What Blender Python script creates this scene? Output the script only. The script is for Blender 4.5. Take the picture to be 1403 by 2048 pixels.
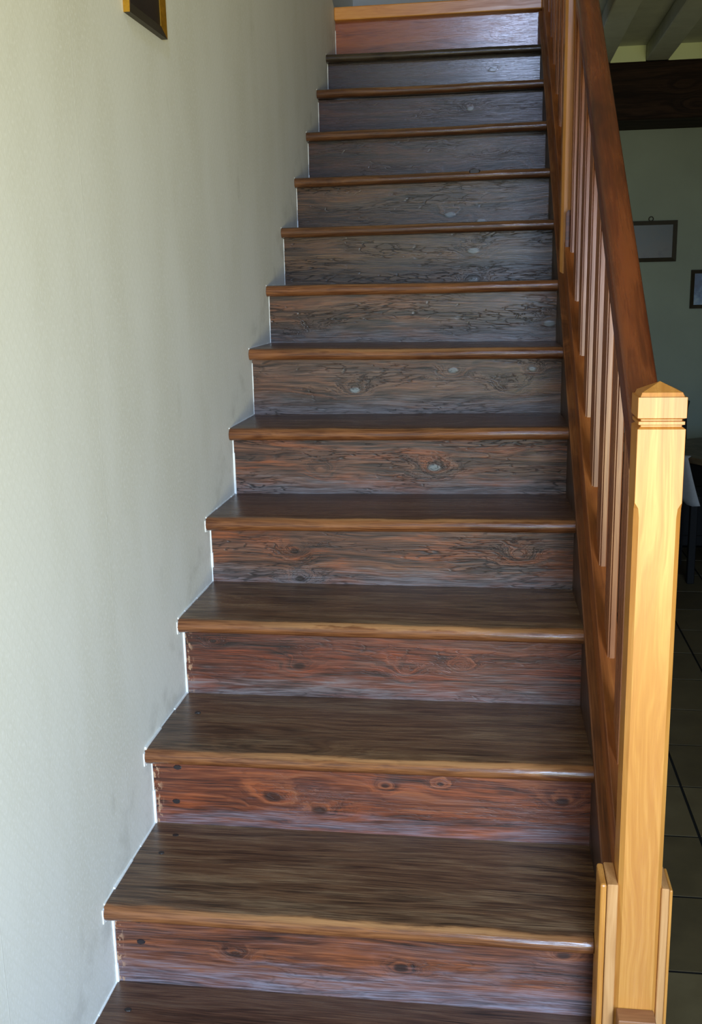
import bpy, bmesh, math, random
from mathutils import Vector, Matrix

random.seed(7)
for o in list(bpy.data.objects):
    bpy.data.objects.remove(o)
S = bpy.context.scene
COL = S.collection

# ------------------------------------------------------------------ camera
cam_d = bpy.data.cameras.new('camera')
cam = bpy.data.objects.new('camera', cam_d)
COL.objects.link(cam)
cam_d.sensor_fit = 'VERTICAL'
cam_d.sensor_height = 24.0
cam_d.lens = 24.0 * 2022.88 / 2048
cam_d.clip_start = 0.05
PITCH, YAW, ROLL = -0.2204, 0.1423, -0.0215
F = Vector((-math.sin(YAW) * math.cos(PITCH), math.cos(YAW) * math.cos(PITCH), math.sin(PITCH)))
R0 = Vector((math.cos(YAW), math.sin(YAW), 0))
U0 = R0.cross(F)
RR = R0 * math.cos(ROLL) + U0 * math.sin(ROLL)
UU = -R0 * math.sin(ROLL) + U0 * math.cos(ROLL)
m = Matrix.Identity(4)
for i in range(3):
    m[i][0], m[i][1], m[i][2] = RR[i], UU[i], -F[i]
m[0][3], m[1][3], m[2][3] = 0.7199, -1.3418, 1.3221
cam.matrix_world = m
S.camera = cam

# ------------------------------------------------------------------ world, light, exposure
S.view_settings.view_transform = 'Standard'
S.view_settings.look = 'None'
S.view_settings.gamma = 1.0
S.view_settings.use_curve_mapping = False
S.view_settings.exposure = 0.0

w = bpy.data.worlds.new('daylight')
S.world = w
w.use_nodes = True
bg = w.node_tree.nodes['Background']
bg.inputs[0].default_value = (0.62, 0.74, 0.95, 1)
bg.inputs[1].default_value = 0.8


def area(name, loc, rot, sx, sy, power, col, spread=180):
    d = bpy.data.lights.new(name, 'AREA')
    d.shape = 'RECTANGLE'
    d.size, d.size_y = sx, sy
    d.energy = power
    d.color = col
    d.spread = math.radians(spread)
    o = bpy.data.objects.new(name, d)
    COL.objects.link(o)
    o.location = loc
    o.rotation_euler = rot
    return o


# daylight of the glazed entrance door behind the camera: sky from above, garden from below
area('door_skylight', (1.62, -2.83, 1.50), (math.radians(56), 0, math.radians(18)), 1.45, 1.05, 70, (0.48, 0.69, 1.0), 92)
area('door_gardenlight', (1.62, -2.82, 0.45), (math.radians(130), 0, math.radians(32)), 1.45, 1.05, 66, (1.0, 0.90, 0.44), 105)
# daylight of the window over the door
area('stairwell_window_light', (0.92, -2.83, 3.95), (math.radians(76), 0, 0), 0.30, 0.95, 12, (0.52, 0.66, 1.0), 75)


# ------------------------------------------------------------------ helpers
def lin(c):
    return tuple(((v / 255) / 12.92 if v / 255 <= 0.04045 else ((v / 255 + 0.055) / 1.055) ** 2.4) for v in c) + (1,)


def link(o, parent=None):
    COL.objects.link(o)
    if parent is not None:
        o.parent = parent
    return o


def mesh_obj(name, verts, faces, mat=None, parent=None, loc=(0, 0, 0), smooth=False):
    me = bpy.data.meshes.new(name)
    me.from_pydata(verts, [], faces)
    bm = bmesh.new()
    bm.from_mesh(me)
    bmesh.ops.recalc_face_normals(bm, faces=bm.faces)
    bm.to_mesh(me)
    bm.free()
    if smooth:
        for p in me.polygons:
            p.use_smooth = True
    if mat:
        me.materials.append(mat)
    o = bpy.data.objects.new(name, me)
    o.location = loc
    return link(o, parent)


def bm_obj(name, bm, mat=None, parent=None, loc=(0, 0, 0), smooth=False):
    me = bpy.data.meshes.new(name)
    bmesh.ops.recalc_face_normals(bm, faces=bm.faces)
    bm.to_mesh(me)
    bm.free()
    if smooth:
        for p in me.polygons:
            p.use_smooth = True
    if mat:
        me.materials.append(mat)
    o = bpy.data.objects.new(name, me)
    o.location = loc
    return link(o, parent)


def add_box(bm, lo, hi, bevel=0.0, seg=1):
    r = bmesh.ops.create_cube(bm, size=1)
    vs = r['verts']
    for v in vs:
        for i in range(3):
            v.co[i] = lo[i] + (v.co[i] + 0.5) * (hi[i] - lo[i])
    if bevel:
        es = list({e for v in vs for e in v.link_edges})
        bmesh.ops.bevel(bm, geom=es, offset=bevel, segments=seg, affect='EDGES', profile=0.5)


def box(name, lo, hi, mat, parent=None, bevel=0.0, seg=1, origin=None):
    bm = bmesh.new()
    o = origin if origin is not None else (0, 0, 0)
    add_box(bm, [lo[i] - o[i] for i in range(3)], [hi[i] - o[i] for i in range(3)], bevel, seg)
    return bm_obj(name, bm, mat, parent, o)


def prism(name, prof, axis, a, b, mat, parent=None, loc=(0, 0, 0), smooth=False):
    """extrude a 2D profile along an axis from a to b"""
    n = len(prof)
    vs = []
    for t in (a, b):
        for (u, v) in prof:
            vs.append({'x': (t, u, v), 'y': (u, t, v), 'z': (u, v, t)}[axis])
    fs = [[i, (i + 1) % n, n + (i + 1) % n, n + i] for i in range(n)]
    fs += [list(range(n))[::-1], list(range(n, 2 * n))]
    return mesh_obj(name, vs, fs, mat, parent, loc, smooth)


def empty(name, loc, parent=None):
    o = bpy.data.objects.new(name, None)
    o.location = loc
    o.empty_display_size = 0.1
    return link(o, parent)


def tag(o, label=None, cat=None, group=None, kind=None):
    if label:
        o['label'] = label
    if cat:
        o['category'] = cat
    if group:
        o['group'] = group
    if kind:
        o['kind'] = kind
    return o


# ------------------------------------------------------------------ materials
class NT:
    def __init__(self, name):
        self.mat = bpy.data.materials.new(name)
        self.mat.use_nodes = True
        self.t = self.mat.node_tree
        self.b = self.t.nodes['Principled BSDF']

    def n(self, typ, **kw):
        x = self.t.nodes.new(typ)
        for k, v in kw.items():
            setattr(x, k, v)
        return x

    def set(self, sock, v):
        if isinstance(v, bpy.types.NodeSocket):
            self.t.links.new(v, sock)
        elif v is not None:
            sock.default_value = v

    def math(self, op, a, b=None, c=None, clamp=False):
        x = self.n('ShaderNodeMath', operation=op, use_clamp=clamp)
        for i, v in enumerate((a, b, c)):
            self.set(x.inputs[i], v)
        return x.outputs[0]

    def vec(self, x, y, z):
        c = self.n('ShaderNodeCombineXYZ')
        for i, v in enumerate((x, y, z)):
            self.set(c.inputs[i], v)
        return c.outputs[0]

    def noise(self, vec, scale=1, detail=3, rough=0.55, dist=0):
        x = self.n('ShaderNodeTexNoise')
        self.set(x.inputs['Vector'], vec)
        x.inputs['Scale'].default_value = scale
        x.inputs['Detail'].default_value = detail
        x.inputs['Roughness'].default_value = rough
        x.inputs['Distortion'].default_value = dist
        return x.outputs['Fac']

    def voro(self, vec, scale=1, feature='F1', rnd=1.0):
        x = self.n('ShaderNodeTexVoronoi', feature=feature)
        self.set(x.inputs['Vector'], vec)
        x.inputs['Scale'].default_value = scale
        x.inputs['Randomness'].default_value = rnd
        return x.outputs['Distance']

    def ss(self, v, a, b, lo=0.0, hi=1.0):
        x = self.n('ShaderNodeMapRange', interpolation_type='SMOOTHSTEP')
        self.set(x.inputs[0], v)
        for i, k in enumerate((a, b, lo, hi)):
            x.inputs[i + 1].default_value = k
        return x.outputs[0]

    def ramp(self, v, stops):
        x = self.n('ShaderNodeValToRGB')
        self.set(x.inputs[0], v)
        e = x.color_ramp.elements
        while len(e) < len(stops):
            e.new(0.5)
        for i, (p, c) in enumerate(stops):
            e[i].position = p
            e[i].color = c
        return x.outputs[0]

    def mix(self, f, a, b, blend='MIX'):
        x = self.n('ShaderNodeMix', data_type='RGBA', blend_type=blend)
        self.set(x.inputs[0], f)
        self.set(x.inputs[6], a)
        self.set(x.inputs[7], b)
        return x.outputs[2]

    def bump(self, h, strength, dist=0.002, normal=None):
        x = self.n('ShaderNodeBump')
        self.set(x.inputs['Height'], h)
        x.inputs['Strength'].default_value = strength
        x.inputs['Distance'].default_value = dist
        if normal is not None:
            self.set(x.inputs['Normal'], normal)
        return x.outputs[0]

    def coords(self, rnd=True):
        tc = self.n('ShaderNodeTexCoord').outputs['Object']
        s = self.n('ShaderNodeSeparateXYZ')
        self.set(s.inputs[0], tc)
        raw = list(s.outputs)
        if not rnd:
            return raw, raw
        oi = self.n('ShaderNodeObjectInfo').outputs['Random']
        out = [self.math('MULTIPLY_ADD', oi, k, raw[i]) for i, k in enumerate((31.7, 17.3, 23.9))]
        return out, raw

    def out(self, col=None, rough=0.5, normal=None, **kw):
        self.set(self.b.inputs['Base Color'], col)
        self.set(self.b.inputs['Roughness'], rough)
        if normal is not None:
            self.set(self.b.inputs['Normal'], normal)
        for k, v in kw.items():
            self.set(self.b.inputs[k], v)
        return self.mat


def wood(name, axis, dark, mid, light, freq=38, knots=(2.2, 6.0), knot_amp=4.0, knot_dark=0.6, cross=None,
         patch=None, wear=None, low=None, crack=0.0, rough=0.42, bump=0.25, front=None, spec=0.5, fine=0.35, at=(), flakes=False, coat=0.0):
    """procedural timber; axis = grain direction in object space, at = knots at given places (x, z, radius, kind)"""
    N = NT(name)
    c, raw = N.coords()
    i = 'xyz'.index(axis)
    ci = 'xyz'.index(cross) if cross else (2 if i == 0 else 0)
    ti = 3 - i - ci
    L, C, T = c[i], c[ci], c[ti]
    mul, add = (lambda a, b: N.math('MULTIPLY', a, b)), (lambda a, b: N.math('ADD', a, b))
    # knots pull the growth rings around them
    k = None
    cores = []
    if at:
        kn = N.noise(N.vec(mul(L, 16), mul(C, 34), 0.0), 1.0, 3, 0.6)
        for (kx, kz, kr, kt) in at:
            dx = mul(N.math('SUBTRACT', raw[0], kx), 0.55 / kr)
            dz = mul(N.math('SUBTRACT', raw[2], kz), 1.0 / kr)
            d2 = mul(add(mul(dx, dx), mul(dz, dz)), N.math('MULTIPLY_ADD', kn, 2.6, -0.3))
            e = N.math('EXPONENT', mul(d2, -1.0))
            cores.append((N.ss(d2, 0.22, 0.03), kt))
            k = e if k is None else add(k, e)
    else:
        kv = N.voro(N.vec(mul(L, knots[0]), mul(C, knots[1]), mul(T, 1.0)))
        k = N.ss(kv, 0.34, 0.0)
    lowf = N.noise(N.vec(mul(L, 1.6), mul(C, 9), mul(T, 5)), 1, 3)
    g = N.math('MULTIPLY_ADD', C, freq, mul(N.math('SUBTRACT', lowf, 0.5), 5.0))
    g = N.math('MULTIPLY_ADD', k, knot_amp, g)
    ring = N.noise(N.vec(mul(L, 0.9), g, mul(T, 4)), 1.6, 3, 0.6)
    wob = mul(lowf, 14.0)
    fib = N.noise(N.vec(mul(L, 11), add(mul(C, 330), wob), mul(T, 330)), 1, 2)
    fib2 = N.noise(N.vec(mul(L, 26), add(mul(C, 700), wob), mul(T, 700)), 1, 2)
    v = add(mul(ring, 1 - fine), mul(fib, fine))
    col = N.ramp(v, [(0.37, dark), (0.5, mid), (0.63, light)])
    streak = N.ss(add(mul(fib, 0.6), mul(fib2, 0.4)), 0.42, 0.62)
    if patch:
        pn = N.noise(N.vec(mul(L, 3.2), mul(g, 0.45), 0.0), 1.3, 4, 0.6)
        pm = mul(N.ss(pn, 0.48, 0.62), patch[1])
        col = N.mix(mul(pm, N.math('MULTIPLY_ADD', streak, 0.6, 0.4)), col, patch[0])
    if wear:
        wn = N.noise(N.vec(mul(L, 3.0), mul(C, 26), mul(T, 3)), 1.0, 5, 0.7)
        wm = mul(N.ss(wn, 0.46, 0.64), wear[1])
        col = N.mix(mul(wm, N.math('MULTIPLY_ADD', streak, 0.8, 0.2)), col, wear[0])
    if low:      # scuffed band along the bottom of a board
        ln = N.noise(N.vec(mul(L, 6), mul(C, 60), T), 1.0, 5, 0.7)
        lv = N.math('MULTIPLY_ADD', N.math('SUBTRACT', ln, 0.5), 0.20, raw[2])
        lm = mul(N.ss(lv, low[2], 0.0), low[1])
        col = N.mix(mul(lm, N.math('MULTIPLY_ADD', streak, 0.7, 0.3)), col, low[0])
    h = v
    if at:
        for cm_, kt in cores:
            kc = {'d': dark, 'b': lin((128, 138, 142)), 'l': light}[kt]  # kind b: raised worn knots with a sky reflection painted into their colour
            col = N.mix(mul(cm_, {'d': 0.85, 'b': 0.75, 'l': 0.4}[kt]), col, kc)
            h = N.math('MULTIPLY_ADD', cm_, 0.6 if kt == 'b' else 0.1, h)
    else:
        col = N.mix(mul(N.ss(k, 0.62, 0.95), knot_dark), col, dark)
    if crack:
        cv = N.voro(N.vec(mul(N.math('MULTIPLY_ADD', lowf, 0.3, L), 13), N.math('MULTIPLY_ADD', g, 3.0, mul(fib, 1.6)), 0.0), 1.0, 'DISTANCE_TO_EDGE')
        cm = N.ss(N.noise(N.vec(mul(L, 3.4), mul(C, 16), 3.0), 1, 3), 0.44, 0.60)
        cr = mul(N.ss(cv, 0.075, 0.01), cm)
        col = N.mix(mul(cr, crack), col, lin((26, 19, 17)))
        h = N.math('MULTIPLY_ADD', cr, -0.8 * crack, h)
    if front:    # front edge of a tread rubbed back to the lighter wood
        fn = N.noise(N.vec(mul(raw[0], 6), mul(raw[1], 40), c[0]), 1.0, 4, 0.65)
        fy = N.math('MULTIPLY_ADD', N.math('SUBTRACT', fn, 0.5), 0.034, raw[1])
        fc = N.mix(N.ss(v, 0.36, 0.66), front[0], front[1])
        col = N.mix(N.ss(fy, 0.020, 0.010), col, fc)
        # pale stripe on the worn arris, its edge highlight put into the colour
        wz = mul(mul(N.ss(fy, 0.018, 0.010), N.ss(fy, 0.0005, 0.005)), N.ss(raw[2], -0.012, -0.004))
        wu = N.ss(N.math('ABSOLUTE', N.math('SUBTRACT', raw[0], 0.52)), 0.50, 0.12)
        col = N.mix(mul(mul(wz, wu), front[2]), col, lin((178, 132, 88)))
    if flakes:   # bare wood and old paint flaking at the wall end
        fl_ = N.noise(N.vec(mul(raw[0], 130), 0.0, mul(c[2], 60)), 1.0, 3, 0.6)
        fm = mul(N.ss(raw[0], 0.026, 0.006), N.ss(fl_, 0.52, 0.60))
        col = N.mix(fm, col, lin((176, 138, 108)))
    ro = N.math('MULTIPLY_ADD', N.math('SUBTRACT', v, 0.5), -0.35, rough)
    h = N.math('MULTIPLY_ADD', fib2, 0.25, h)
    nrm = N.bump(h, bump, 0.0028)
    if front:
        ro = N.math('MULTIPLY_ADD', N.ss(raw[1], 0.03, 0.012), -0.08, ro)
    if coat:
        N.b.inputs['Coat Weight'].default_value = coat
        N.b.inputs['Coat Roughness'].default_value = 0.16
        N.set(N.b.inputs['Coat Normal'], N.bump(h, bump * 0.35, 0.0028))
    return N.out(col, ro, nrm, **{'Specular IOR Level': spec})


def plain(name, rgb, rough=0.6, amount=0.12, scale=30, bump=0.05, metallic=0.0, spec=0.5):
    N = NT(name)
    c, raw = N.coords()
    nz = N.noise(N.vec(*c), scale, 4)
    d = lin(rgb)
    col = N.ramp(nz, [(0.3, tuple(x * (1 - amount) for x in d[:3]) + (1,)), (0.7, tuple(min(1, x * (1 + amount)) for x in d[:3]) + (1,))])
    return N.out(col, rough, N.bump(nz, bump, 0.002), Metallic=metallic, **{'Specular IOR Level': spec})


SLOPE = 0.19 / 0.2681


def wallpaper():
    N = NT('wallpaper')
    c, r = N.coords(False)
    y, z = r[1], r[2]
    # embossed lattice of little diamonds
    a = N.math('SINE', N.math('MULTIPLY', N.math('ADD', y, N.math('MULTIPLY', z, 0.75)), 260))
    b = N.math('SINE', N.math('MULTIPLY', N.math('SUBTRACT', y, N.math('MULTIPLY', z, 0.75)), 260))
    lat = N.math('MAXIMUM', a, b)
    fine = N.noise(N.vec(r[0], N.math('MULTIPLY', y, 1.0), N.math('MULTIPLY', z, 0.5)), 260, 3)
    stain = N.noise(N.vec(r[0], N.math('MULTIPLY', y, 3), N.math('MULTIPLY', z, 1.2)), 1.3, 5, 0.6)
    base = N.mix(N.ss(stain, 0.35, 0.72), lin((226, 226, 221)), lin((216, 215, 206)))
    base = N.mix(N.ss(fine, 0.45, 0.75), base, lin((232, 232, 229)))
    base = N.mix(N.math('MULTIPLY', N.ss(lat, 0.7, 1.0), 0.09), base, lin((196, 195, 186)))
    spots = N.noise(N.vec(r[0], N.math('MULTIPLY', y, 9), N.math('MULTIPLY', z, 4)), 1.0, 3)
    base = N.mix(N.math('MULTIPLY', N.ss(spots, 0.66, 0.80), 0.35), base, lin((172, 170, 158)))
    # grime rubbed in along the flight
    hh = N.math('SUBTRACT', z, N.math('MULTIPLY', y, SLOPE))
    gn = N.noise(N.vec(0.0, N.math('MULTIPLY', y, 11), N.math('MULTIPLY', z, 11)), 1.0, 4, 0.6)
    gm = N.math('MULTIPLY', N.ss(hh, 0.06, -0.03), N.ss(gn, 0.46, 0.70))
    base = N.mix(N.math('MULTIPLY', gm, 0.22), base, lin((128, 122, 108)))
    # joints between the paper strips
    sm = N.math('ABSOLUTE', N.math('SUBTRACT', N.math('FRACT', N.math('MULTIPLY', N.math('ADD', y, 0.36), 1 / 0.53)), 0.5))
    seam = N.ss(sm, 0.003, 0.0005)
    h = N.math('ADD', N.math('MULTIPLY', lat, 0.06), N.math('MULTIPLY', fine, 0.35))
    h = N.math('ADD', h, N.math('MULTIPLY', seam, 0.5))
    return N.out(base, 0.62, N.bump(h, 0.28, 0.0012), **{'Specular IOR Level': 0.3})


def plaster(name, rgb, amt=0.06):
    N = NT(name)
    c, r = N.coords(False)
    n1 = N.noise(N.vec(*r), 3.0, 5)
    n2 = N.noise(N.vec(*r), 90.0, 3)
    d = lin(rgb)
    col = N.ramp(n1, [(0.3, tuple(x * (1 - amt) for x in d[:3]) + (1,)), (0.7, tuple(min(1, x * (1 + amt)) for x in d[:3]) + (1,))])
    return N.out(col, 0.75, N.bump(n2, 0.15, 0.002), **{'Specular IOR Level': 0.2})


M = {}
M['paper'] = wallpaper()
M['plaster'] = plaster('plaster_offwhite', (214, 210, 196))
M['plaster_room'] = plaster('plaster_greygreen', (140, 147, 132))
M['infill'] = plaster('plaster_infill', (205, 212, 168))
M['white'] = plaster('paint_white', (236, 236, 230), 0.03)
M['caulk'] = plain('caulk_white', (238, 240, 240), 0.5, 0.08, 60)
M['joist'] = plain('joist_paint', (176, 178, 160), 0.6, 0.10, 12)
M['grout'] = plain('grout_dark', (22, 20, 17), 0.95, spec=0.1)
M['beam'] = wood('beam_oak', 'x', lin((20, 12, 8)), lin((32, 19, 12)), lin((44, 27, 16)), freq=30, rough=0.8, spec=0.2)
M['newel'] = wood('newel_golden', 'z', lin((180, 117, 50)), lin((190, 128, 58)), lin((202, 142, 70)), freq=34, knots=(0.8, 5), knot_amp=0.6,
                  knot_dark=0.0, wear=(lin((172, 104, 48)), 0.5), rough=0.33, bump=0.06, fine=0.3)
M['rail'] = wood('rail_mahogany', 'x', lin((66, 28, 13)), lin((92, 42, 19)), lin((116, 58, 27)), freq=26, knots=(0.8, 5), knot_amp=1.5,
                 knot_dark=0.1, wear=(lin((112, 52, 24)), 0.4), rough=0.30, bump=0.06, fine=0.3)
M['plinth'] = wood('plinth_pale', 'z', lin((176, 124, 74)), lin((190, 138, 86)), lin((204, 154, 102)), freq=34, knots=(0.8, 5), knot_amp=0.6,
                   knot_dark=0.0, rough=0.45, bump=0.06, fine=0.3)
M['plinth_brown'] = wood('plinth_brown', 'x', lin((120, 74, 44)), lin((142, 94, 58)), lin((160, 110, 72)), freq=34, knots=(0.8, 5), knot_amp=0.6,
                         knot_dark=0.0, rough=0.5, bump=0.06, fine=0.3)
M['lower_rail'] = wood('lower_rail_wood', 'x', lin((112, 58, 27)), lin((140, 78, 38)), lin((164, 98, 50)), freq=26, knots=(0.8, 5), knot_amp=1.5,
                       knot_dark=0.1, wear=(lin((122, 64, 30)), 0.4), rough=0.32, bump=0.06, fine=0.3)
M['baluster'] = wood('baluster_mahogany', 'z', lin((116, 66, 42)), lin((136, 82, 52)), lin((154, 98, 64)), freq=26, knots=(0.6, 4), knot_amp=1.0,
                     knot_dark=0.0, rough=0.35, bump=0.05, fine=0.3)
M['stringer'] = wood('stringer_dark', 'x', lin((34, 24, 20)), lin((58, 40, 32)), lin((82, 58, 46)), freq=30, rough=0.38,
                     wear=(lin((84, 72, 68)), 0.4), bump=0.15)
M['stringer_cap'] = wood('stringer_capping', 'x', lin((84, 46, 26)), lin((116, 68, 38)), lin((142, 90, 50)), freq=30, rough=0.34,
                         wear=(lin((112, 84, 72)), 0.35), bump=0.12)
M['gold'] = plain('gilt', (200, 150, 50), 0.32, 0.2, 60, metallic=0.8)
M['black_wood'] = plain('black_wood', (16, 13, 11), 0.7, spec=0.25)
M['iron'] = plain('iron', (34, 30, 30), 0.5)
M['plug'] = plain('nail_plug', (36, 28, 30), 0.5)

WHITE_ROUGH = None


def canvas(name, stops, scale, seed):
    N = NT(name)
    c, r = N.coords(False)
    n1 = N.noise(N.vec(N.math('ADD', r[0], seed), r[1], r[2]), scale, 5, 0.6)
    g = N.math('MULTIPLY_ADD', r[2], 2.2, n1)
    return N.out(N.ramp(g, stops), 0.4, N.bump(n1, 0.1, 0.001))


# ------------------------------------------------------------------ dimensions of the flight
RISE, GO, NOSE, W = 0.19, 0.2681, 0.045, 0.935
SL = RISE / GO
FLOOR_Z = -RISE
TOP_Z = 2.529
LAND_Y = 3.478
TH = 0.034

# ------------------------------------------------------------------ setting
# left wall: papered up to the landing, end slanting into the white wall upstairs
wl = [(-2.9, FLOOR_Z), (3.52, FLOOR_Z), (3.52, 2.529), (3.478, 2.535), (3.36, 2.575), (3.36, 5.1), (-2.9, 5.1)]
vs = [(0.0, y, z) for y, z in wl] + [(-0.12, y, z) for y, z in wl]
n = len(wl)
fs = [list(range(n)), list(range(n, 2 * n))[::-1]] + [[i, (i + 1) % n, n + (i + 1) % n, n + i] for i in range(n)]
tag(mesh_obj('wall_left', vs, fs, M['paper']), 'off-white embossed papered wall beside the stairs', kind='structure')
box('wall_upstairs_left', (-0.30, 3.30, 2.5), (-0.14, 5.2, 5.1), M['white'])
tag(bpy.data.objects['wall_upstairs_left'], kind='structure')
tag(box('wall_upstairs_back', (-0.3, 5.2, 2.5), (4.2, 5.3, 5.1), M['white']), kind='structure')
tag(box('ceiling_upstairs', (-0.3, -2.9, 5.1), (4.2, 5.3, 5.2), M['white']), kind='structure')
tag(box('wall_far', (-0.12, 4.70, FLOOR_Z), (4.2, 4.82, 2.474), M['plaster_room']), kind='structure')
tag(box('wall_right', (4.2, -2.9, FLOOR_Z), (4.32, 5.3, 5.1), M['plaster_room']), kind='structure')
tag(box('wall_stairwell_right', (1.08, -2.9, 2.534), (1.16, 5.2, 5.1), M['plaster']), kind='structure')

# wall behind the camera with the entrance door and the window above it
bm = bmesh.new()
DX0, DX1, DZ1 = 0.86, 2.38, 2.05
WX0, WX1, WZ0, WZ1 = 0.74, 1.06, 3.40, 4.50
for lo, hi in (((-0.12, FLOOR_Z), (DX0, DZ1)), ((DX1, FLOOR_Z), (4.2, DZ1)), ((-0.12, DZ1), (4.2, WZ0)), ((-0.12, WZ1), (4.2, 5.1)),
               ((-0.12, WZ0), (WX0, WZ1)), ((WX1, WZ0), (4.2, WZ1))):
    add_box(bm, (lo[0], -3.02, lo[1]), (hi[0], -2.9, hi[1]))
tag(bm_obj('wall_back', bm, M['plaster']), kind='structure')
d = tag(empty('door_1', (1.62, -2.96, FLOOR_Z)), kind='structure')
for lo, hi in (((-0.76, 0), (-0.70, 2.24)), ((0.70, 0), (0.76, 2.24)), ((-0.70, 2.18), (0.70, 2.24))):
    box('door_frame', (1.62 + lo[0], -3.0, FLOOR_Z + lo[1]), (1.62 + hi[0], -2.89, FLOOR_Z + hi[1]), M['white']).parent = None
for o in [o for o in bpy.data.objects if o.name.startswith('door_frame')]:
    o.parent = d
    o.matrix_parent_inverse = Matrix.Translation((-1.62, 2.96, -FLOOR_Z))
wn = tag(empty('window_1', (0.8, -2.96, 3.4)), kind='structure')
for lo, hi in (((WX0, WZ0), (WX0 + .04, WZ1)), ((WX1 - .04, WZ0), (WX1, WZ1)), ((WX0 + .04, WZ0), (WX1 - .04, WZ0 + .04)), ((WX0 + .04, WZ1 - .04), (WX1 - .04, WZ1))):
    o = box('window_frame', (lo[0], -2.99, lo[1]), (hi[0], -2.89, hi[1]), M['white'])
    o.parent = wn
    o.matrix_parent_inverse = Matrix.Translation((-0.8, 2.96, -3.4))

# floor: slab of grout with tiles laid on it
fl = tag(box('floor', (0.0, -2.9, FLOOR_Z - 0.15), (4.2, 4.695, FLOOR_Z - 0.0015), M['grout']), 'dark beige tiled floor', kind='structure')


def tile_mat():
    N = NT('floor_tile')
    c, r = N.coords()
    n1 = N.noise(N.vec(*c), 9, 5, 0.65)
    oi = N.n('ShaderNodeObjectInfo').outputs['Random']
    col = N.ramp(N.math('MULTIPLY_ADD', oi, 0.35, N.math('MULTIPLY', n1, 0.65)),
                 [(0.25, lin((68, 56, 36))), (0.5, lin((82, 68, 44))), (0.75, lin((94, 80, 54)))])
    return N.out(col, 0.42, N.bump(n1, 0.08, 0.002))


M['tile'] = tile_mat()
TX, TY = 0.2465, 0.2915
bm = bmesh.new()
add_box(bm, (-TX / 2 + 0.004, -TY / 2 + 0.004, -0.006), (TX / 2 - 0.004, TY / 2 - 0.004, 0.0))
tile_me = bpy.data.meshes.new('tile')
bmesh.ops.recalc_face_normals(bm, faces=bm.faces)
bm.to_mesh(tile_me)
bm.free()
tile_me.materials.append(M['tile'])
rest = bmesh.new()
for i in range(-5, 13):
    for j in range(-13, 14):
        cx = 1.297 + TX * (i + 0.5)
        cy = 0.717 + TY * (j + 0.5)
        if cx - TX / 2 < 0.0 or cx + TX / 2 > 4.2 or cy - TY / 2 < -2.9 or cy + TY / 2 > 4.70:
            continue
        if cx < 1.04 and cy > -0.1:
            continue
        if 1.05 < cx < 2.1 and cy > -0.4:
            t = bpy.data.objects.new('tile', tile_me)
            t.location = (cx, cy, FLOOR_Z)
            t.rotation_euler = (random.uniform(-.002, .002), random.uniform(-.002, .002), 0)
            link(t, fl)
        else:
            add_box(rest, (cx - TX / 2 + 0.004, cy - TY / 2 + 0.004, FLOOR_Z - 0.006), (cx + TX / 2 - 0.004, cy + TY / 2 - 0.004, FLOOR_Z))
o = bm_obj('tile_field', rest, M['tile'], fl)
o['kind'] = 'stuff'

# ceiling of the room on the right: boards, painted joists, dark beam with infill between the joists
ce = tag(box('ceiling', (1.06, -2.9, 2.474), (4.2, 4.82, 2.529), M['joist']), 'pale painted ceiling with joists', kind='structure')
for i in range(11):
    x0 = 1.179 + i * 0.287
    if x0 + 0.112 > 4.2:
        break
    box('joist', (x0, -2.9, 2.398), (x0 + 0.112, 4.30, 2.474), M['joist'], ce, 0.004, origin=(x0, 0, 2.398))
tr = tag(box('trim_1', (1.0, 4.30, 2.120), (4.2, 4.70, 2.398), M['beam'], None, 0.012, 2, origin=(1.0, 4.3, 2.12)),
         'heavy dark oak beam across the far wall', kind='structure')
for i in range(11):
    x0 = 1.291 + i * 0.287
    if x0 + 0.175 > 4.2:
        break
    box('infill_panel', (x0, 4.31, 2.398), (x0 + 0.175, 4.36, 2.474), M['infill'], ce)
# floor of the landing upstairs
tag(box('floor_upstairs', (-0.3, 3.56, 2.42), (1.08, 5.2, 2.529), M['beam']), kind='structure')

# wall closing the space under the stairs
us = [(0.32, FLOOR_Z), (4.69, FLOOR_Z), (4.69, 2.41), (3.60, SL * 3.60 - 0.315), (0.32, SL * 0.32 - 0.315)]
prism('wall_understair', us, 'x', 0.940, 0.965, M['plaster'])
tag(bpy.data.objects['wall_understair'], 'plastered panel closing the space under the stairs', kind='structure')

# ------------------------------------------------------------------ the staircase
stair = tag(empty('staircase', (0.45, 0.0, FLOOR_Z)), 'steep straight old staircase of dark worn stained wooden steps', 'staircase')
SINV = Matrix.Translation((-0.45, 0.0, -FLOOR_Z))


def into(o, parent, inv):
    o.parent = parent
    o.matrix_parent_inverse = inv
    return o


GREY = lin((104, 100, 104))
BLUE = lin((112, 114, 128))
RUST = lin((158, 92, 46))
DK = lin((34, 25, 22))
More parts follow.
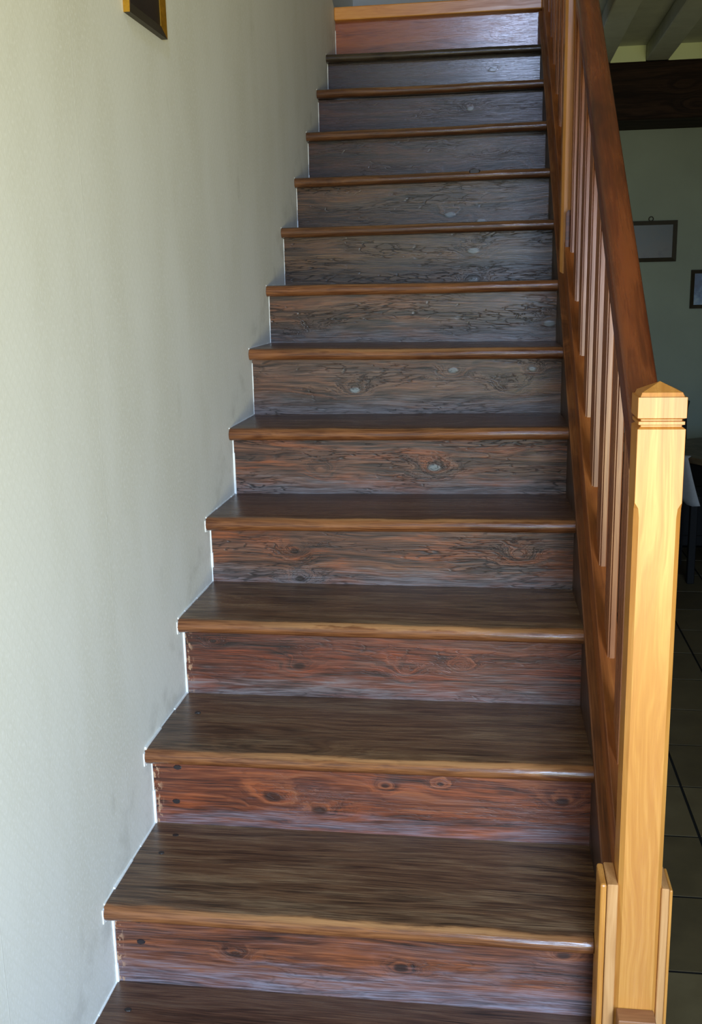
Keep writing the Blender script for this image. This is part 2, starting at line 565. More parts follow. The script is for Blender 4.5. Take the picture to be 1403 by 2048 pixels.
# riser k stands under tread k: dark, mid, light, patch, wear, low, crack, rough
RS = {
    0: ((31, 19, 15), (79, 46, 31), (124, 76, 52), ((150, 76, 40), .5), ((96, 90, 96), .4), ((108, 106, 116), .5, .05), .2, .42),
    1: ((38, 21, 15), (94, 51, 33), (141, 83, 54), ((156, 84, 42), .55), ((104, 92, 96), .50), ((126, 122, 134), .85, .085), .25, .42),
    2: ((37, 18, 13), (98, 48, 29), (147, 81, 49), ((160, 80, 40), .6), ((92, 78, 80), .45), ((122, 114, 124), .7, .06), .25, .42),
    3: ((31, 16, 10), (84, 41, 26), (131, 69, 45), ((145, 65, 31), .55), ((100, 78, 69), .55), ((122, 116, 118), .85, .07), .4, .42),
    4: ((28, 17, 12), (79, 49, 35), (133, 84, 58), ((153, 80, 38), .6), ((107, 83, 73), .55), ((122, 116, 118), .85, .07), .75, .42),
    5: ((28, 17, 14), (78, 49, 36), (133, 86, 62), ((155, 83, 42), .6), ((107, 85, 76), .55), ((122, 116, 118), .85, .07), .85, .42),
    6: ((25, 16, 12), (71, 47, 36), (128, 88, 65), ((128, 76, 45), .4), ((107, 85, 74), .6), ((122, 116, 118), .85, .07), .75, .40),
    7: ((24, 15, 10), (68, 45, 33), (125, 88, 64), ((138, 85, 54), .5), ((99, 81, 69), .5), ((122, 116, 118), .85, .07), .9, .32),
    8: ((21, 14, 10), (63, 42, 29), (113, 83, 58), ((121, 81, 53), .4), ((99, 83, 69), .5), ((91, 76, 69), .5, .06), 1.0, .29),
    9: ((21, 14, 9), (61, 41, 28), (109, 76, 53), ((115, 74, 45), .4), ((99, 85, 73), .45), ((87, 74, 68), .4, .06), .9, .29),
    10: ((21, 13, 9), (53, 33, 24), (92, 60, 46), ((99, 57, 38), .4), ((83, 62, 56), .5), ((76, 57, 54), .4, .05), .35, .29),
    11: ((21, 11, 10), (49, 27, 24), (83, 54, 45), ((87, 48, 34), .3), ((83, 63, 62), .5), ((68, 52, 56), .4, .05), .3, .29),
    12: ((24, 13, 12), (46, 27, 23), (68, 43, 36), ((74, 41, 30), .3), ((68, 54, 56), .4), ((59, 46, 50), .4, .05), .15, .27),
    13: ((104, 52, 30), (150, 82, 48), (172, 104, 66), ((166, 92, 48), .5), ((130, 72, 46), .4), None, 0.0, .22),
}
KN = {
    1: ((0.241, 0.081, 0.016, 'd'), (0.557, 0.074, 0.02, 'd'), (0.855, 0.126, 0.018, 'd')),
    2: ((0.263, 0.078, 0.03, 'd'), (0.365, 0.052, 0.026, 'd'), (0.868, 0.099, 0.024, 'd'), (0.504, 0.116, 0.012, 'd'), (0.619, 0.125, 0.01, 'd')),
    3: ((0.276, 0.08, 0.022, 'd'), (0.525, 0.074, 0.02, 'l'), (0.651, 0.09, 0.018, 'l'), (0.071, 0.134, 0.012, 'd')),
    4: ((0.221, 0.09, 0.02, 'd'), (0.232, 0.017, 0.022, 'd'), (0.784, 0.088, 0.022, 'l')),
    5: ((0.562, 0.079, 0.026, 'b'), (0.246, 0.071, 0.02, 'l')),
    6: ((0.309, 0.075, 0.024, 'b'), (0.601, 0.131, 0.02, 'b'), (0.83, 0.133, 0.016, 'b'), (0.768, 0.079, 0.03, 'l')),
    7: ((0.135, 0.031, 0.035, 'l'), (0.89, 0.056, 0.025, 'b')),
    8: ((0.646, 0.104, 0.028, 'b'), (0.647, 0.008, 0.022, 'b')),
    9: ((0.556, 0.047, 0.026, 'b'), (0.67, 0.021, 0.024, 'b')),
    11: ((0.617, 0.107, 0.02, 'b'),),
    12: ((0.704, 0.104, 0.022, 'b'),),
}
rm = {}
for k, (a, b, c, p, we, lo, cr, ro) in RS.items():
    rm[k] = wood('riser_wood_%02d' % k, 'x', lin(a), lin(b), lin((c[0] * 0.92, c[1] * 0.96, c[2])), freq=44, patch=(lin(p[0]), min(1.0, p[1] * (0.8 if k < 4 else 1.25))), wear=(lin(we[0]), we[1]),
                 low=(lin(lo[0]), lo[1], lo[2]) if lo else None, crack=cr, rough=ro, bump=0.5, knots=(3.2, 7.5), knot_amp=2.6, fine=0.45, coat=0.8 if k >= 12 else 0.22 if k >= 6 else 0.08, at=KN.get(k, ()), flakes=k in (1, 2, 3))
TR = {}
for key, (a, b, c, we) in {'grey': ((44, 29, 21), (88, 62, 44), (114, 86, 62), ((134, 110, 84), .7)),  # grey: wear colour raised, a reflected sheen put into it
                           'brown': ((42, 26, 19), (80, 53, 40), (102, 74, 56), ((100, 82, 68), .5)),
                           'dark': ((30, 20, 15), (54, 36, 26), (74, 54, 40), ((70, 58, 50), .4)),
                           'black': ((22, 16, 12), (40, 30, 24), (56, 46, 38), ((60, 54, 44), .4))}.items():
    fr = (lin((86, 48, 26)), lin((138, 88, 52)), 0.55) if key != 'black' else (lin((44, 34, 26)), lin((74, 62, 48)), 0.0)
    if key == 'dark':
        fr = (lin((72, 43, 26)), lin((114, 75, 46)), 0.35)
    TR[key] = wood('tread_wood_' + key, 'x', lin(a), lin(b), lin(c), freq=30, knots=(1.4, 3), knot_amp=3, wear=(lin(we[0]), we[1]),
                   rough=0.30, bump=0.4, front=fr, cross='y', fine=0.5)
# small differences of height between the old treads, left and right end
DZ = {1: (0, -.001), 2: (-.001, .001), 3: (.007, .004), 4: (-.005, 0), 5: (-.005, -.003), 6: (.005, -.001), 7: (-.003, -.004), 8: (-.002, .001),
      9: (-.005, 0), 10: (-.002, .002), 11: (.007, .006), 12: (.004, .001)}


def wk(k):
    return 0.932 if k < 2 else 0.912 if k == 13 else 0.9245 - 0.0092 * (k * GO + NOSE - 0.45) + 0.004


def tread(k):
    y0 = k * GO
    z0 = k * RISE
    dl, dr = DZ.get(k, (0, 0))
    depth = GO + NOSE + 0.012
    if k == 12:
        depth = LAND_Y + 0.05 - y0
    prof = [(depth, 0.0), (0.06, 0.0), (0.02, -0.0005), (0.010, -0.003), (0.0035, -0.009), (0.0, -0.017), (0.0025, -0.026), (0.009, -0.0325), (0.016, -TH), (depth, -TH)]
    if k in (0, 1):      # notched round the newel's plinth
        p_ = 0.2925 - y0
        lo_ = [(p_ + 0.0006, -TH), (p_ - 0.0006, -TH)]
        prof = [q_ for q_ in prof if q_[0] > p_ + 0.002 and q_[1] == 0.0] + [(p_ + 0.0006, 0.0 if k == 0 else -0.0005), (p_ - 0.0006, 0.0 if k == 0 else -0.0005)] + \
               [q_ for q_ in prof if q_[0] < p_ - 0.002] + lo_[::-1] + [q_ for q_ in prof if q_[0] > p_ + 0.002 and q_[1] < 0.0]
    nx = 28
    rnd = random.Random(k * 11)
    ph = [rnd.uniform(0, 6.3) for _ in range(3)]
    vs, fs = [], []
    np_ = len(prof)
    for i in range(nx + 1):
        x = 0.001 + (wk(k) - 0.001) * i / nx
        u = i / nx
        dip = -0.0022 * math.sin(math.pi * min(1, max(0, (u - 0.1) / 0.8))) ** 2 + 0.0009 * math.sin(9 * u + ph[0]) + 0.0005 * math.sin(23 * u + ph[1])
        dz = dl + (dr - dl) * u
        for (py, pz) in prof:
            f = max(0.0, 1 - py / 0.06)
            top = 1.0 if pz > -0.02 else 0.35
            x_ = min(x, 0.9045) if (k < 2 and y0 + py < 0.2925) else x
            vs.append((x_, py + (0.0012 * math.sin(13 * u + ph[2])) * f, pz + dz + dip * f * top))
    for i in range(nx):
        for j in range(np_):
            a = i * np_ + j
            b = i * np_ + (j + 1) % np_
            fs.append([a, b, b + np_, a + np_])
    fs.append(list(range(np_)))
    if k > 1:            # the notched ends butt against plinth and string
        fs.append(list(range(nx * np_, (nx + 1) * np_))[::-1])
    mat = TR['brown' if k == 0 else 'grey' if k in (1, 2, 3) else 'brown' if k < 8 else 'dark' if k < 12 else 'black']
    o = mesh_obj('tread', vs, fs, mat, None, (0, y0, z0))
    for p in o.data.polygons:
        if len(p.vertices) == 4 and abs(p.normal.x) < 0.5:
            p.use_smooth = True
    o.data.set_sharp_from_angle(angle=math.radians(50))
    return into(o, stair, SINV)


treads, risers = {}, {}
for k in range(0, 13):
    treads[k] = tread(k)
for k in range(0, 14):
    y = k * GO + NOSE
    zb = (k - 1) * RISE + min(DZ.get(k - 1, (0, 0))) - 0.003
    zt = k * RISE - TH + 0.004
    if k == 13:
        y, zt = LAND_Y + 0.035, 2.48
    o = box('riser', (0.001, y, zb), (wk(k), y + 0.018, zt), rm[k], origin=(0, y, zb))
    risers[k] = into(o, stair, SINV)

# light new board closing the edge of the landing
o = box('landing_nosing', (0.001, LAND_Y, 2.474), (0.912, 3.58, TOP_Z), wood('landing_pine', 'x', lin((196, 124, 48)), lin((216, 146, 66)), lin((226, 164, 86)),
        freq=22, knots=(.6, 4), knot_amp=1, knot_dark=0.2, rough=.3, bump=.05), None, 0.005, 3, origin=(0, LAND_Y, 2.474))
into(o, stair, SINV)
o['label'] = 'light golden board along the edge of the landing'

# nail plugs and knots in the boards
def plug(parent, x, y, z, r, facing, mat, squash=1.0):
    bm = bmesh.new()
    bmesh.ops.create_cone(bm, cap_ends=True, segments=14, radius1=r, radius2=r * 0.85, depth=0.0024)
    rnd = random.Random(int(x * 1000) + int(z * 1000))
    for v in bm.verts:
        v.co.x *= 1.25 * rnd.uniform(.85, 1.15)
        v.co.y *= squash * rnd.uniform(.85, 1.15)
    if facing == 'y':
        bmesh.ops.rotate(bm, verts=bm.verts, matrix=Matrix.Rotation(math.radians(90), 3, 'X'))
    o = bm_obj('nail_plug', bm, mat, None, (x, y, z))
    into(o, parent, Matrix.Translation(-(Vector(parent.location))))
    return o


for k, pts in {1: ((.052, .136), (.054, .090)), 2: ((.057, .132), (.050, .052))}.items():
    for (x, z) in pts:
        plug(risers[k], x, k * GO + NOSE - 0.0004, (k - 1) * RISE + z, 0.0075, 'y', M['plug'], .75)
for k, pts in {0: ((.050, .235),), 1: ((.060, .265), (.052, .195)), 2: ((.06, .2),)}.items():
    for (x, y) in pts:
        plug(treads[k], x, k * GO + y, k * RISE + 0.0002 + sum(DZ.get(k, (0, 0))) / 2, 0.006, 'z', M['iron'], .9)
# dark hollow knot in the nosing of the tenth step
plug(treads[9], 0.645, 9 * GO + 0.004, 9 * RISE - 0.005, 0.016, 'y', M['plug'], .55).name = 'knot_hole'

# string on the open side: dark inner face, worn top lightened in colour as if lit
def sloped(name, x0a, x0b, x1a, x1b, ya, yb, ha, hb, mat, parent, inv, cut=True):
    """board following the pitch: x0 near/far left face, x1 near/far right face; ha..hb heights over the nosing line"""
    vs = []
    for (y, xl, xr) in ((ya, x0a, x1a), (yb, x0b, x1b)):
        for (x, h) in ((xl, ha), (xr, ha), (xr, hb), (xl, hb)):
            vs.append((x, y, SL * y + h))
    fs = [[0, 1, 2, 3], [7, 6, 5, 4]] + [[i, (i + 1) % 4, 4 + (i + 1) % 4, 4 + i] for i in range(4)]
    # local frame: x along the slope
    ang = math.atan(SL)
    org = Vector((x0a, ya, SL * ya + ha))
    ex = Vector((0, math.cos(ang), math.sin(ang)))
    ez = Vector((0, -math.sin(ang), math.cos(ang)))
    ey = ez.cross(ex)
    B = Matrix((ex, ey, ez)).transposed().to_4x4()
    MW = Matrix.Translation(org) @ B
    inv_m = MW.inverted()
    o = mesh_obj(name, [inv_m @ Vector(v) for v in vs], fs, mat)
    bmm = bmesh.new()
    bmm.from_mesh(o.data)
    bmesh.ops.bevel(bmm, geom=list(bmm.edges), offset=0.0025, segments=2, affect='EDGES', profile=0.5)
    bmm.to_mesh(o.data)
    bmm.free()
    o.parent = parent
    o.matrix_parent_inverse = inv
    o.matrix_basis = MW
    return o


def sx(y):
    return 0.9245 - 0.0092 * (y - 0.45)


YA, YB = 0.288, 3.472
sloped('stringer', sx(YA), sx(YB), 0.975, 0.972, YA, YB, -0.30, -0.012, M['stringer'], stair, SINV)
o = sloped('stringer_capping', sx(YA) - 0.0005, sx(YB) - 0.0005, 0.992, 0.985, YA, YB, -0.012, 0.004, M['stringer_cap'], stair, SINV)

# white filler along the junction of steps and wall
bm = bmesh.new()
for k in range(0, 13):
    z0 = k * RISE + DZ.get(k, (0, 0))[0]
    y0 = k * GO
    rnd = random.Random(k)
    yb = (k + 1) * GO + NOSE if k < 12 else LAND_Y + 0.035
    w = 0.0028 if k < 5 else 0.0013
    segs = 6
    for i in range(segs):
        ya_ = y0 + 0.01 + (yb - y0 - 0.01) * i / segs
        yb_ = y0 + 0.01 + (yb - y0 - 0.01) * (i + 1) / segs
        ww = w * rnd.uniform(0.5, 1.5)
        add_box(bm, (-0.002, ya_, z0 - 0.002), (ww, yb_, z0 + ww))
    for i in range(4):
        zz = z0 + 0.155 * i / 4
        ww = w * rnd.uniform(0.8, 2.0)
        add_box(bm, (-0.002, yb - ww, zz), (ww, yb + 0.002, zz + 0.155 / 4))
    if k > 4:
        continue
    # round the nosing
    add_box(bm, (-0.002, y0 - 0.0008, z0 - TH - 0.001), (0.0022, y0 + 0.012, z0 - 0.006))
    add_box(bm, (-0.002, y0 + 0.010, z0 - TH - 0.003), (0.0022, y0 + NOSE, z0 - TH))
tag(bm_obj('trim_2', bm, M['caulk']), 'white filler bead along steps and wall', kind='structure')

# ------------------------------------------------------------------ balustrade
bal = tag(empty('balustrade', (0.97, 0.25, FLOOR_Z)), 'wooden balustrade with golden newel post, sloping handrail and slat balusters', 'balustrade')
BINV = Matrix.Translation((-0.97, -0.25, -FLOOR_Z))


def post_mesh(name, cx, cy, half, z0, z1, groove, chamf_z, mat, cap=True, foot=False):
    """square post: octagonal section whose corners open below chamf_z, grooves and a pyramid cap on top"""
    ch = 0.0075
    rows = [(z0, half, ch), (chamf_z - 0.02, half, ch), (chamf_z - 0.006, half, ch * 0.8), (chamf_z, half, ch * 0.35), (chamf_z + 0.003, half, 0.0006)]
    if groove:
        zg = groove
        rows += [(zg, half, 0.0006), (zg + 0.0035, half - 0.005, 0.0006), (zg + 0.0055, half - 0.005, 0.0006), (zg + 0.007, half - 0.0012, 0.0006),
                 (zg + 0.0115, half - 0.0012, 0.0006), (zg + 0.0125, half - 0.005, 0.0006), (zg + 0.0145, half - 0.005, 0.0006), (zg + 0.017, half + 0.0006, 0.0006)]
    if cap:
        rows += [(z1, half + 0.0006, 0.0006), (z1 + 0.0003, half - 0.003, 0.0006), (z1 + 0.0065, half - 0.0055, 0.0006)]
    else:
        rows += [(z1, half, 0.0006)]
    vs, fs = [], []
    for (z, h, c) in rows:
        for (sx_, sy_) in ((1, 1), (-1, 1), (-1, -1), (1, -1)):
            a = (sx_ * h, sy_ * (h - c))
            b = (sx_ * (h - c), sy_ * h)
            pair = (a, b) if sx_ * sy_ > 0 else (b, a)
            for p in pair:
                vs.append((p[0], p[1], (SL * (cy + p[1]) + 0.0046 - z0) if (foot and z == z0) else z - z0))
    nr = len(rows)
    for r in range(nr - 1):
        for j in range(8):
            a, b = r * 8 + j, r * 8 + (j + 1) % 8
            fs.append([a, b, b + 8, a + 8])
    fs.append(list(range(8))[::-1])
    if cap:
        vs.append((0, 0, z1 + 0.021 - z0))
        t = len(vs) - 1
        for j in range(8):
            fs.append([(nr - 1) * 8 + j, (nr - 1) * 8 + (j + 1) % 8, t])
    else:
        fs.append([(nr - 1) * 8 + j for j in range(8)])
    o = mesh_obj(name, vs, fs, mat, None, (cx, cy, z0))
    return into(o, bal, BINV)


NH = 0.0352
NX, NY = 0.970, 0.2512
newel = post_mesh('newel_post', NX, NY, NH, FLOOR_Z, 1.1493, 1.1012, 0.985, M['newel'])
newel['label'] = 'golden square newel post with pyramid cap'


def nchild(name, lo, hi, mat, bev=0.0015, seg=1):
    o = box(name, lo, hi, mat, None, bev, seg, origin=(lo[0], lo[1], lo[2]))
    o.parent = newel
    o.matrix_parent_inverse = Matrix.Translation((-NX, -NY, -FLOOR_Z))
    return o


yF = NY - NH
nchild('plinth_board', (0.9170, yF + 0.001, FLOOR_Z), (NX - NH, NY + NH + 0.0012, 0.333), M['plinth'])
nchild('plinth_moulding', (0.9055, yF + 0.003, FLOOR_Z), (0.9166, NY + NH + 0.001, 0.3315), M['newel'], 0.004, 2)
nchild('plinth_board', (NX + NH, yF + 0.001, FLOOR_Z), (NX + NH + 0.0125, NY + NH + 0.0012, 0.331), M['plinth'])
nchild('plinth_moulding', (NX + NH + 0.0129, yF + 0.003, FLOOR_Z), (NX + NH + 0.0185, NY + NH + 0.001, 0.328), M['newel'], 0.0025, 2)
nchild('plinth_board', (NX - NH + 0.004, yF - 0.034, FLOOR_Z), (NX + NH - 0.004, yF - 0.0005, 0.100), M['plinth_brown'])

# second post part way up, standing on the string
PX, PY = 0.9515, 1.925
post = post_mesh('landing_post', PX, PY, 0.035, 1.352, 2.62, None, 2.5, M['newel'], foot=True)
post['label'] = 'golden post standing half way up the balustrade'


def bx(y):
    return 0.9655 - 0.0105 * (y - 0.25)


RH0, RH1 = 0.0046, 0.098     # bottom rail above the nosing line
sloped('bottom_rail', bx(YA) - 0.021, bx(1.889) - 0.021, bx(YA) + 0.021, bx(1.889) + 0.021, YA + 0.004, 1.889, RH0, RH1, M['lower_rail'], bal, BINV)
sloped('bottom_rail', bx(1.962) - 0.021, bx(YB) - 0.021, bx(1.962) + 0.021, bx(YB) + 0.021, 1.962, YB, RH0, RH1, M['lower_rail'], bal, BINV)
# short block fixed to the post over the bottom rail
pr = [(-0.022, 0.0), (0.020, 0.0), (0.020, 0.118), (-0.016, 0.118), (-0.022, 0.110)]
o = prism('rail_block', pr, 'y', -0.022, 0.0, M['rail'], None, (PX, 1.889, SL * 1.868 + RH1 - 0.012))
into(o, bal, BINV)


def handrail(ya, yb):
    pr = [(-0.022, -0.018), (0.022, -0.018), (0.022, 0.014), (0.0175, 0.016), (0.0175, 0.021), (0.0275, 0.025), (0.0275, 0.052), (0.024, 0.060), (0.016, 0.0645),
          (0.0, 0.066), (-0.016, 0.0645), (-0.024, 0.060), (-0.0275, 0.052), (-0.0275, 0.025), (-0.0175, 0.021), (-0.0175, 0.016), (-0.022, 0.014)]
    ang = math.atan(SL)
    ln = (yb - ya) / math.cos(ang)
    ex = Vector((0, math.cos(ang), math.sin(ang)))
    ez = Vector((0, -math.sin(ang), math.cos(ang)))
    ey = ez.cross(ex)
    MW = Matrix.Translation((0.9635, ya, SL * ya + 0.80)) @ Matrix((ex, ey, ez)).transposed().to_4x4()
    sh = math.tan(ang)      # plumb cuts
    n_ = len(pr)
    vs = []
    for t in (0, ln):
        for (u, v) in pr:
            vs.append((t + v * sh, -u, v))
    fs = [[i, (i + 1) % n_, n_ + (i + 1) % n_, n_ + i] for i in range(n_)] + [list(range(n_)), list(range(n_, 2 * n_))]
    o = mesh_obj('handrail', vs, fs, M['rail'])
    for p in o.data.polygons:
        p.use_smooth = True
    o.data.set_sharp_from_angle(angle=math.radians(40))
    o.parent = bal
    o.matrix_parent_inverse = BINV
    o.matrix_basis = MW
    return o


handrail(NY + NH - 0.001, 1.8905)
handrail(1.960, YB)


def baluster(y):
    """flat slat with small moulded corners, plumb, cut to the pitch at both ends"""
    hx, dy = 0.0080, 0.080
    sec = [(-hx + 0.0046, 0), (hx - 0.002, 0), (hx, 0.002), (hx, dy - .003), (hx - .003, dy), (-hx + .003, dy), (-hx, dy - .003), (-hx, 0.058), (-hx + 0.0025, 0.054), (-hx, 0.050), (-hx, 0.026), (-hx + 0.002, 0.023),
           (-hx, 0.020), (-hx, 0.0040), (-hx + 0.0008, 0.002), (-hx + 0.0026, 0.002), (-hx + 0.0036, 0.0050)]
    zb = SL * y + RH1 - 0.002
    vs = []
    for (u, v) in sec:
        vs.append((u, v, SL * v))
    for (u, v) in sec:
        vs.append((u, v, SL * v + 0.80 - RH1 - 0.018))
    n_ = len(sec)
    fs = [[i, (i + 1) % n_, n_ + (i + 1) % n_, n_ + i] for i in range(n_)] + [list(range(n_))[::-1], list(range(n_, 2 * n_))]
    o = mesh_obj('baluster', vs, fs, M['baluster'], None, (bx(y) + 0.002, y, zb))
    return into(o, bal, BINV)


for k in range(-1, 7):
    y = 0.662 + 0.1967 * k
    baluster(min(y, 1.842))
for k in range(7):
    baluster(2.075 + 0.1967 * k)

# ------------------------------------------------------------------ pictures
def picture(name, label, cx, z0, z1, wid, frame, art, wall, bar=0.022, depth=0.02, group=None):
    """framed picture: local x along the wall, local -y out of the wall"""
    t = tag(empty(name, (0, 0, 0)), label, 'picture', group)
    h = z1 - z0
    hw = wid / 2

    def bar_mesh(pts):
        # mitred bar with a raised outer lip
        vs = []
        for yy, k in ((0, 0), (-depth, 0.0)):
            for p in pts:
                vs.append((p[0], yy, p[1]))
        # inner edge lower than the outer
        for i in (6, 7):
            vs[i] = (vs[i][0], -depth * 0.55, vs[i][2])
        fs = [[0, 1, 2, 3], [7, 6, 5, 4]] + [[i, (i + 1) % 4, 4 + (i + 1) % 4, 4 + i] for i in range(4)]
        return vs, fs
    b = bar
    for pts in ([(-hw, 0), (hw, 0), (hw - b, b), (-hw + b, b)], [(hw, h), (-hw, h), (-hw + b, h - b), (hw - b, h - b)],
                [(-hw, h), (-hw, 0), (-hw + b, b), (-hw + b, h - b)], [(hw, 0), (hw, h), (hw - b, h - b), (hw - b, b)]):
        v_, f_ = bar_mesh(pts)
        mesh_obj('frame_bar', v_, f_, frame, t)
    p = mesh_obj('canvas', [(-hw + b * .9, -0.006, b * .9), (hw - b * .9, -0.006, b * .9), (hw - b * .9, -0.006, h - b * .9), (-hw + b * .9, -0.006, h - b * .9),
                            (-hw + b * .9, -0.001, b * .9), (hw - b * .9, -0.001, b * .9), (hw - b * .9, -0.001, h - b * .9), (-hw + b * .9, -0.001, h - b * .9)],
                 [[0, 1, 2, 3], [7, 6, 5, 4], [0, 4, 5, 1], [1, 5, 6, 2], [2, 6, 7, 3], [3, 7, 4, 0]], art, t)
    return t


artA = canvas('art_landscape', [(0.35, lin((34, 30, 22))), (0.55, lin((58, 52, 42))), (0.72, lin((54, 53, 46))), (0.95, lin((46, 52, 52)))], 14, 3.1)
artB = canvas('art_blue', [(0.40, lin((150, 165, 168))), (0.60, lin((90, 120, 150))), (0.75, lin((45, 75, 115))), (0.95, lin((38, 58, 95)))], 18, 7.7)
artC = canvas('art_dark', [(0.3, lin((22, 18, 14))), (0.6, lin((34, 28, 22))), (0.9, lin((44, 36, 26)))], 12, 1.7)
darkframe = plain('frame_dark', (44, 35, 18), 0.5, 0.2, 50)
pa = picture('framed_picture', 'small dark-framed landscape hanging under the beam by a brass ring', 0, 1.415, 1.637, 0.285, darkframe, artA, 'far')
pa.location = (1.580, 4.6995, 1.415)
bm = bmesh.new()
for i in range(16):
    pass
R1, R2 = 0.012, 0.0028
rv, rf = [], []
for i in range(18):
    a = 2 * math.pi * i / 18
    for j in range(6):
        b_ = 2 * math.pi * j / 6
        rv.append(((R1 + R2 * math.cos(b_)) * math.cos(a), R2 * math.sin(b_), (R1 + R2 * math.cos(b_)) * math.sin(a)))
for i in range(18):
    for j in range(6):
        rf.append([i * 6 + j, ((i + 1) % 18) * 6 + j, ((i + 1) % 18) * 6 + (j + 1) % 6, i * 6 + (j + 1) % 6])
bm.free()
mesh_obj('hanging_ring', rv, rf, darkframe, pa, (0, -0.006, 0.222 + 0.011), True)
pb = picture('framed_picture', 'small framed blue picture lower right on the far wall', 0, 1.154, 1.366, 0.27, darkframe, artB, 'far', 0.02)
pb.location = (1.945, 4.6995, 1.154)
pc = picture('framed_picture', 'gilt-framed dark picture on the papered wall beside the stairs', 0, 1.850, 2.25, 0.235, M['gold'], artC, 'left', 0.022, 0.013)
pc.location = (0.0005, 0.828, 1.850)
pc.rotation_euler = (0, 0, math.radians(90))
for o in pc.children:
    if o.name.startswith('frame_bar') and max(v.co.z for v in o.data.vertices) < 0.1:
        o.data.materials[0] = darkframe  # shade on the bar's underside painted with the dark frame colour
        o['label'] = 'lower bar of the gilt frame, its shade put into a dark colour'

# ------------------------------------------------------------------ dining corner in the dark room
M['table'] = wood('table_oak', 'x', lin((40, 30, 20)), lin((70, 55, 36)), lin((96, 78, 52)), freq=26, rough=.4)
M['cloth'] = plain('cloth_white', (128, 128, 130), 0.9, 0.05, 80)
tb = tag(empty('dining_table', (1.95, 3.25, FLOOR_Z)), 'dark wooden dining table in the room beyond the newel', 'table')
tb.rotation_euler = (0, 0, math.radians(-58))
# local: x along the near-left edge
def tpart(name, lo, hi, mat, bev=0.004):
    return box(name, lo, hi, mat, tb, bev, 2)
TLX, TLY = 0.55, 0.36
tpart('table_top', (-TLX, -TLY, 0.722), (TLX, TLY, 0.75), M['table'])
for a, b in (((-TLX + .05, -TLY + .05), (TLX - .05, -TLY + .07)), ((-TLX + .05, TLY - .07), (TLX - .05, TLY - .05)),
             ((-TLX + .05, -TLY + .07), (-TLX + .07, TLY - .07)), ((TLX - .07, -TLY + .07), (TLX - .05, TLY - .07))):
    tpart('apron', (a[0], a[1], 0.63), (b[0], b[1], 0.722), M['black_wood'])
for sx_ in (-1, 1):
    for sy_ in (-1, 1):
        cx, cy = sx_ * (TLX - .06), sy_ * (TLY - .06)
        vs, fs = [], []
        for z, h in ((0.0, .018), (.10, .022), (.5, .028), (.62, .03), (.722, .03)):
            for (a, b) in ((1, 1), (-1, 1), (-1, -1), (1, -1)):
                vs.append((cx + a * h, cy + b * h, z))
        for r in range(4):
            for j in range(4):
                fs.append([r * 4 + j, r * 4 + (j + 1) % 4, r * 4 + 4 + (j + 1) % 4, r * 4 + 4 + j])
        fs += [[3, 2, 1, 0], [16, 17, 18, 19]]
        mesh_obj('leg', vs, fs, M['black_wood'], tb)

# chair behind the table, of which the flared top of the back shows
ch = tag(empty('dining_chair', (1.525, 3.96, FLOOR_Z)), 'black wooden chair standing behind the dining table', 'chair')
ch.rotation_euler = (0, 0, math.radians(0))


def curve_post(x):
    pts = [(0.0, 0.0, .018), (0.0, 0.44, .020), (.02, .62, .018), (.05, .78, .018), (.055, .84, .022), (.06, .875, .030), (.06, .88, .030)]
    vs, fs = [], []
    for (dy, z, h) in pts:
        for (a, b) in ((1, 1), (-1, 1), (-1, -1), (1, -1)):
            vs.append((x + a * h, .18 + dy + b * .016, z))
    for r in range(len(pts) - 1):
        for j in range(4):
            fs.append([r * 4 + j, r * 4 + (j + 1) % 4, r * 4 + 4 + (j + 1) % 4, r * 4 + 4 + j])
    e = (len(pts) - 1) * 4
    fs += [[3, 2, 1, 0], [e, e + 1, e + 2, e + 3]]
    mesh_obj('back_post', vs, fs, M['black_wood'], ch)


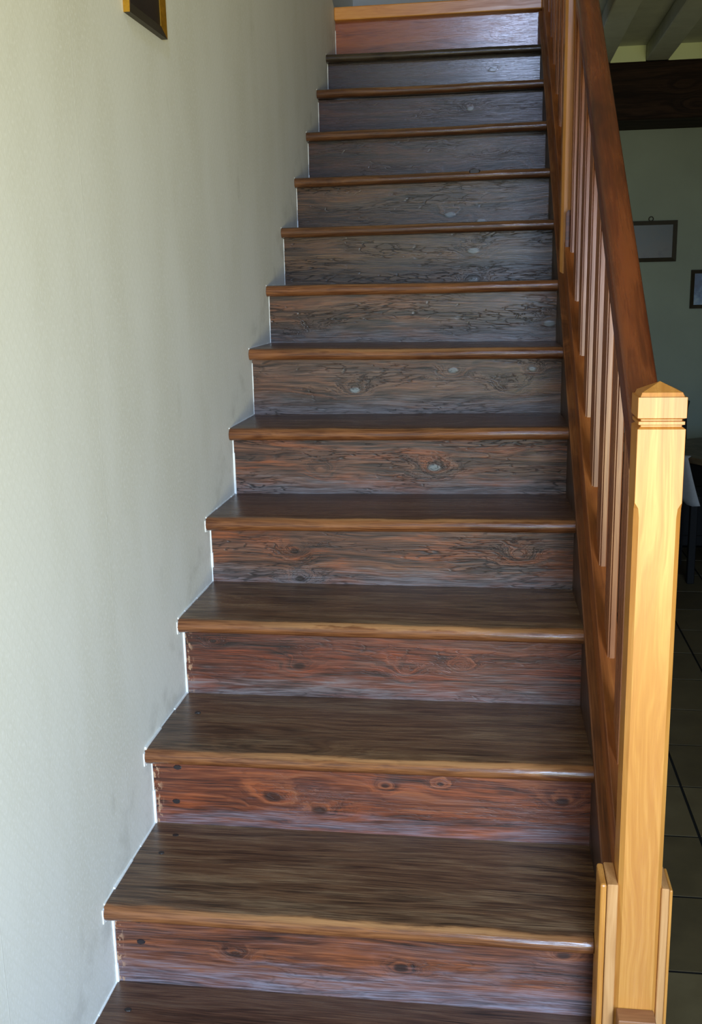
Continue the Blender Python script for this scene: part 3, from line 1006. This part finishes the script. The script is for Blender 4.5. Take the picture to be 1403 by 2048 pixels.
curve_post(-0.19)
curve_post(0.19)
box('seat', (-.22, -.22, .42), (.22, .20, .46), M['black_wood'], ch, .01, 2)
for x in (-.19, .19):
    box('leg', (x - .018, -.20, 0), (x + .018, -.164, .42), M['black_wood'], ch, .003)
for z in (.56, .66, .76):
    box('back_slat', (-.172, .20 + (z - .5) * .16, z), (.172, .215 + (z - .5) * .16, z + .05), M['black_wood'], ch, .003)

# white cloth hanging from the table's edge

nx_, nz_ = 12, 8
vs, fs = [], []
for j in range(nz_ + 1):
    v = j / nz_
    for i in range(nx_ + 1):
        u = i / nx_
        lx = -0.50 + u * (0.36 + 0.09 * v)
        ly = -TLY - 0.010 - 0.010 * math.sin(u * 14 + v * 1.5) * v
        vs.append((lx, ly, 0.745 - v * (0.19 + 0.015 * math.sin(u * 9))))
for j in range(nz_):
    for i in range(nx_):
        a = j * (nx_ + 1) + i
        fs.append([a, a + 1, a + nx_ + 2, a + nx_ + 1])
# part that lies on the table
base = len(vs)
for i in range(nx_ + 1):
    u = i / nx_
    vs.append((-0.50 + u * 0.36, -TLY + 0.004, 0.7525))
for i in range(nx_ + 1):
    u = i / nx_
    vs.append((-0.49 + u * 0.34, -TLY + 0.02, 0.7525))
for i in range(nx_):
    fs.append([i, i + 1, base + i + 1, base + i])
    fs.append([base + i, base + i + 1, base + nx_ + 2 + i, base + nx_ + 1 + i])
o = mesh_obj('table_cloth', vs, fs, M['cloth'], None, tb.location, True)
o.rotation_euler = tb.rotation_euler
md = o.modifiers.new('thickness', 'SOLIDIFY')
md.thickness = 0.0015
tag(o, 'white cloth hanging over the edge of the dining table', 'cloth')

# low dark chest along the far wall, added for the blackness under the table
cb = tag(empty('shade_standin', (2.47, 4.48, FLOOR_Z)), 'low dark wooden chest added for the blackness under the table', 'standin')
box('body', (-1.22, -0.18, 0.06), (0.62, 0.20, 0.46), M['black_wood'], cb, 0.006, 2)
box('lid', (-1.25, -0.205, 0.46), (0.65, 0.21, 0.495), M['black_wood'], cb, 0.008, 2)
for i in range(5):
    box('front_panel', (-1.16 + i * 0.355, -0.192, 0.12), (-0.84 + i * 0.355, -0.180, 0.40), M['black_wood'], cb, 0.006, 2)
for x in (-1.20, 0.52):
    box('foot', (x, -0.17, 0.0), (x + 0.08, -0.09, 0.06), M['black_wood'], cb, 0.004)
    box('foot', (x, 0.10, 0.0), (x + 0.08, 0.18, 0.06), M['black_wood'], cb, 0.004)
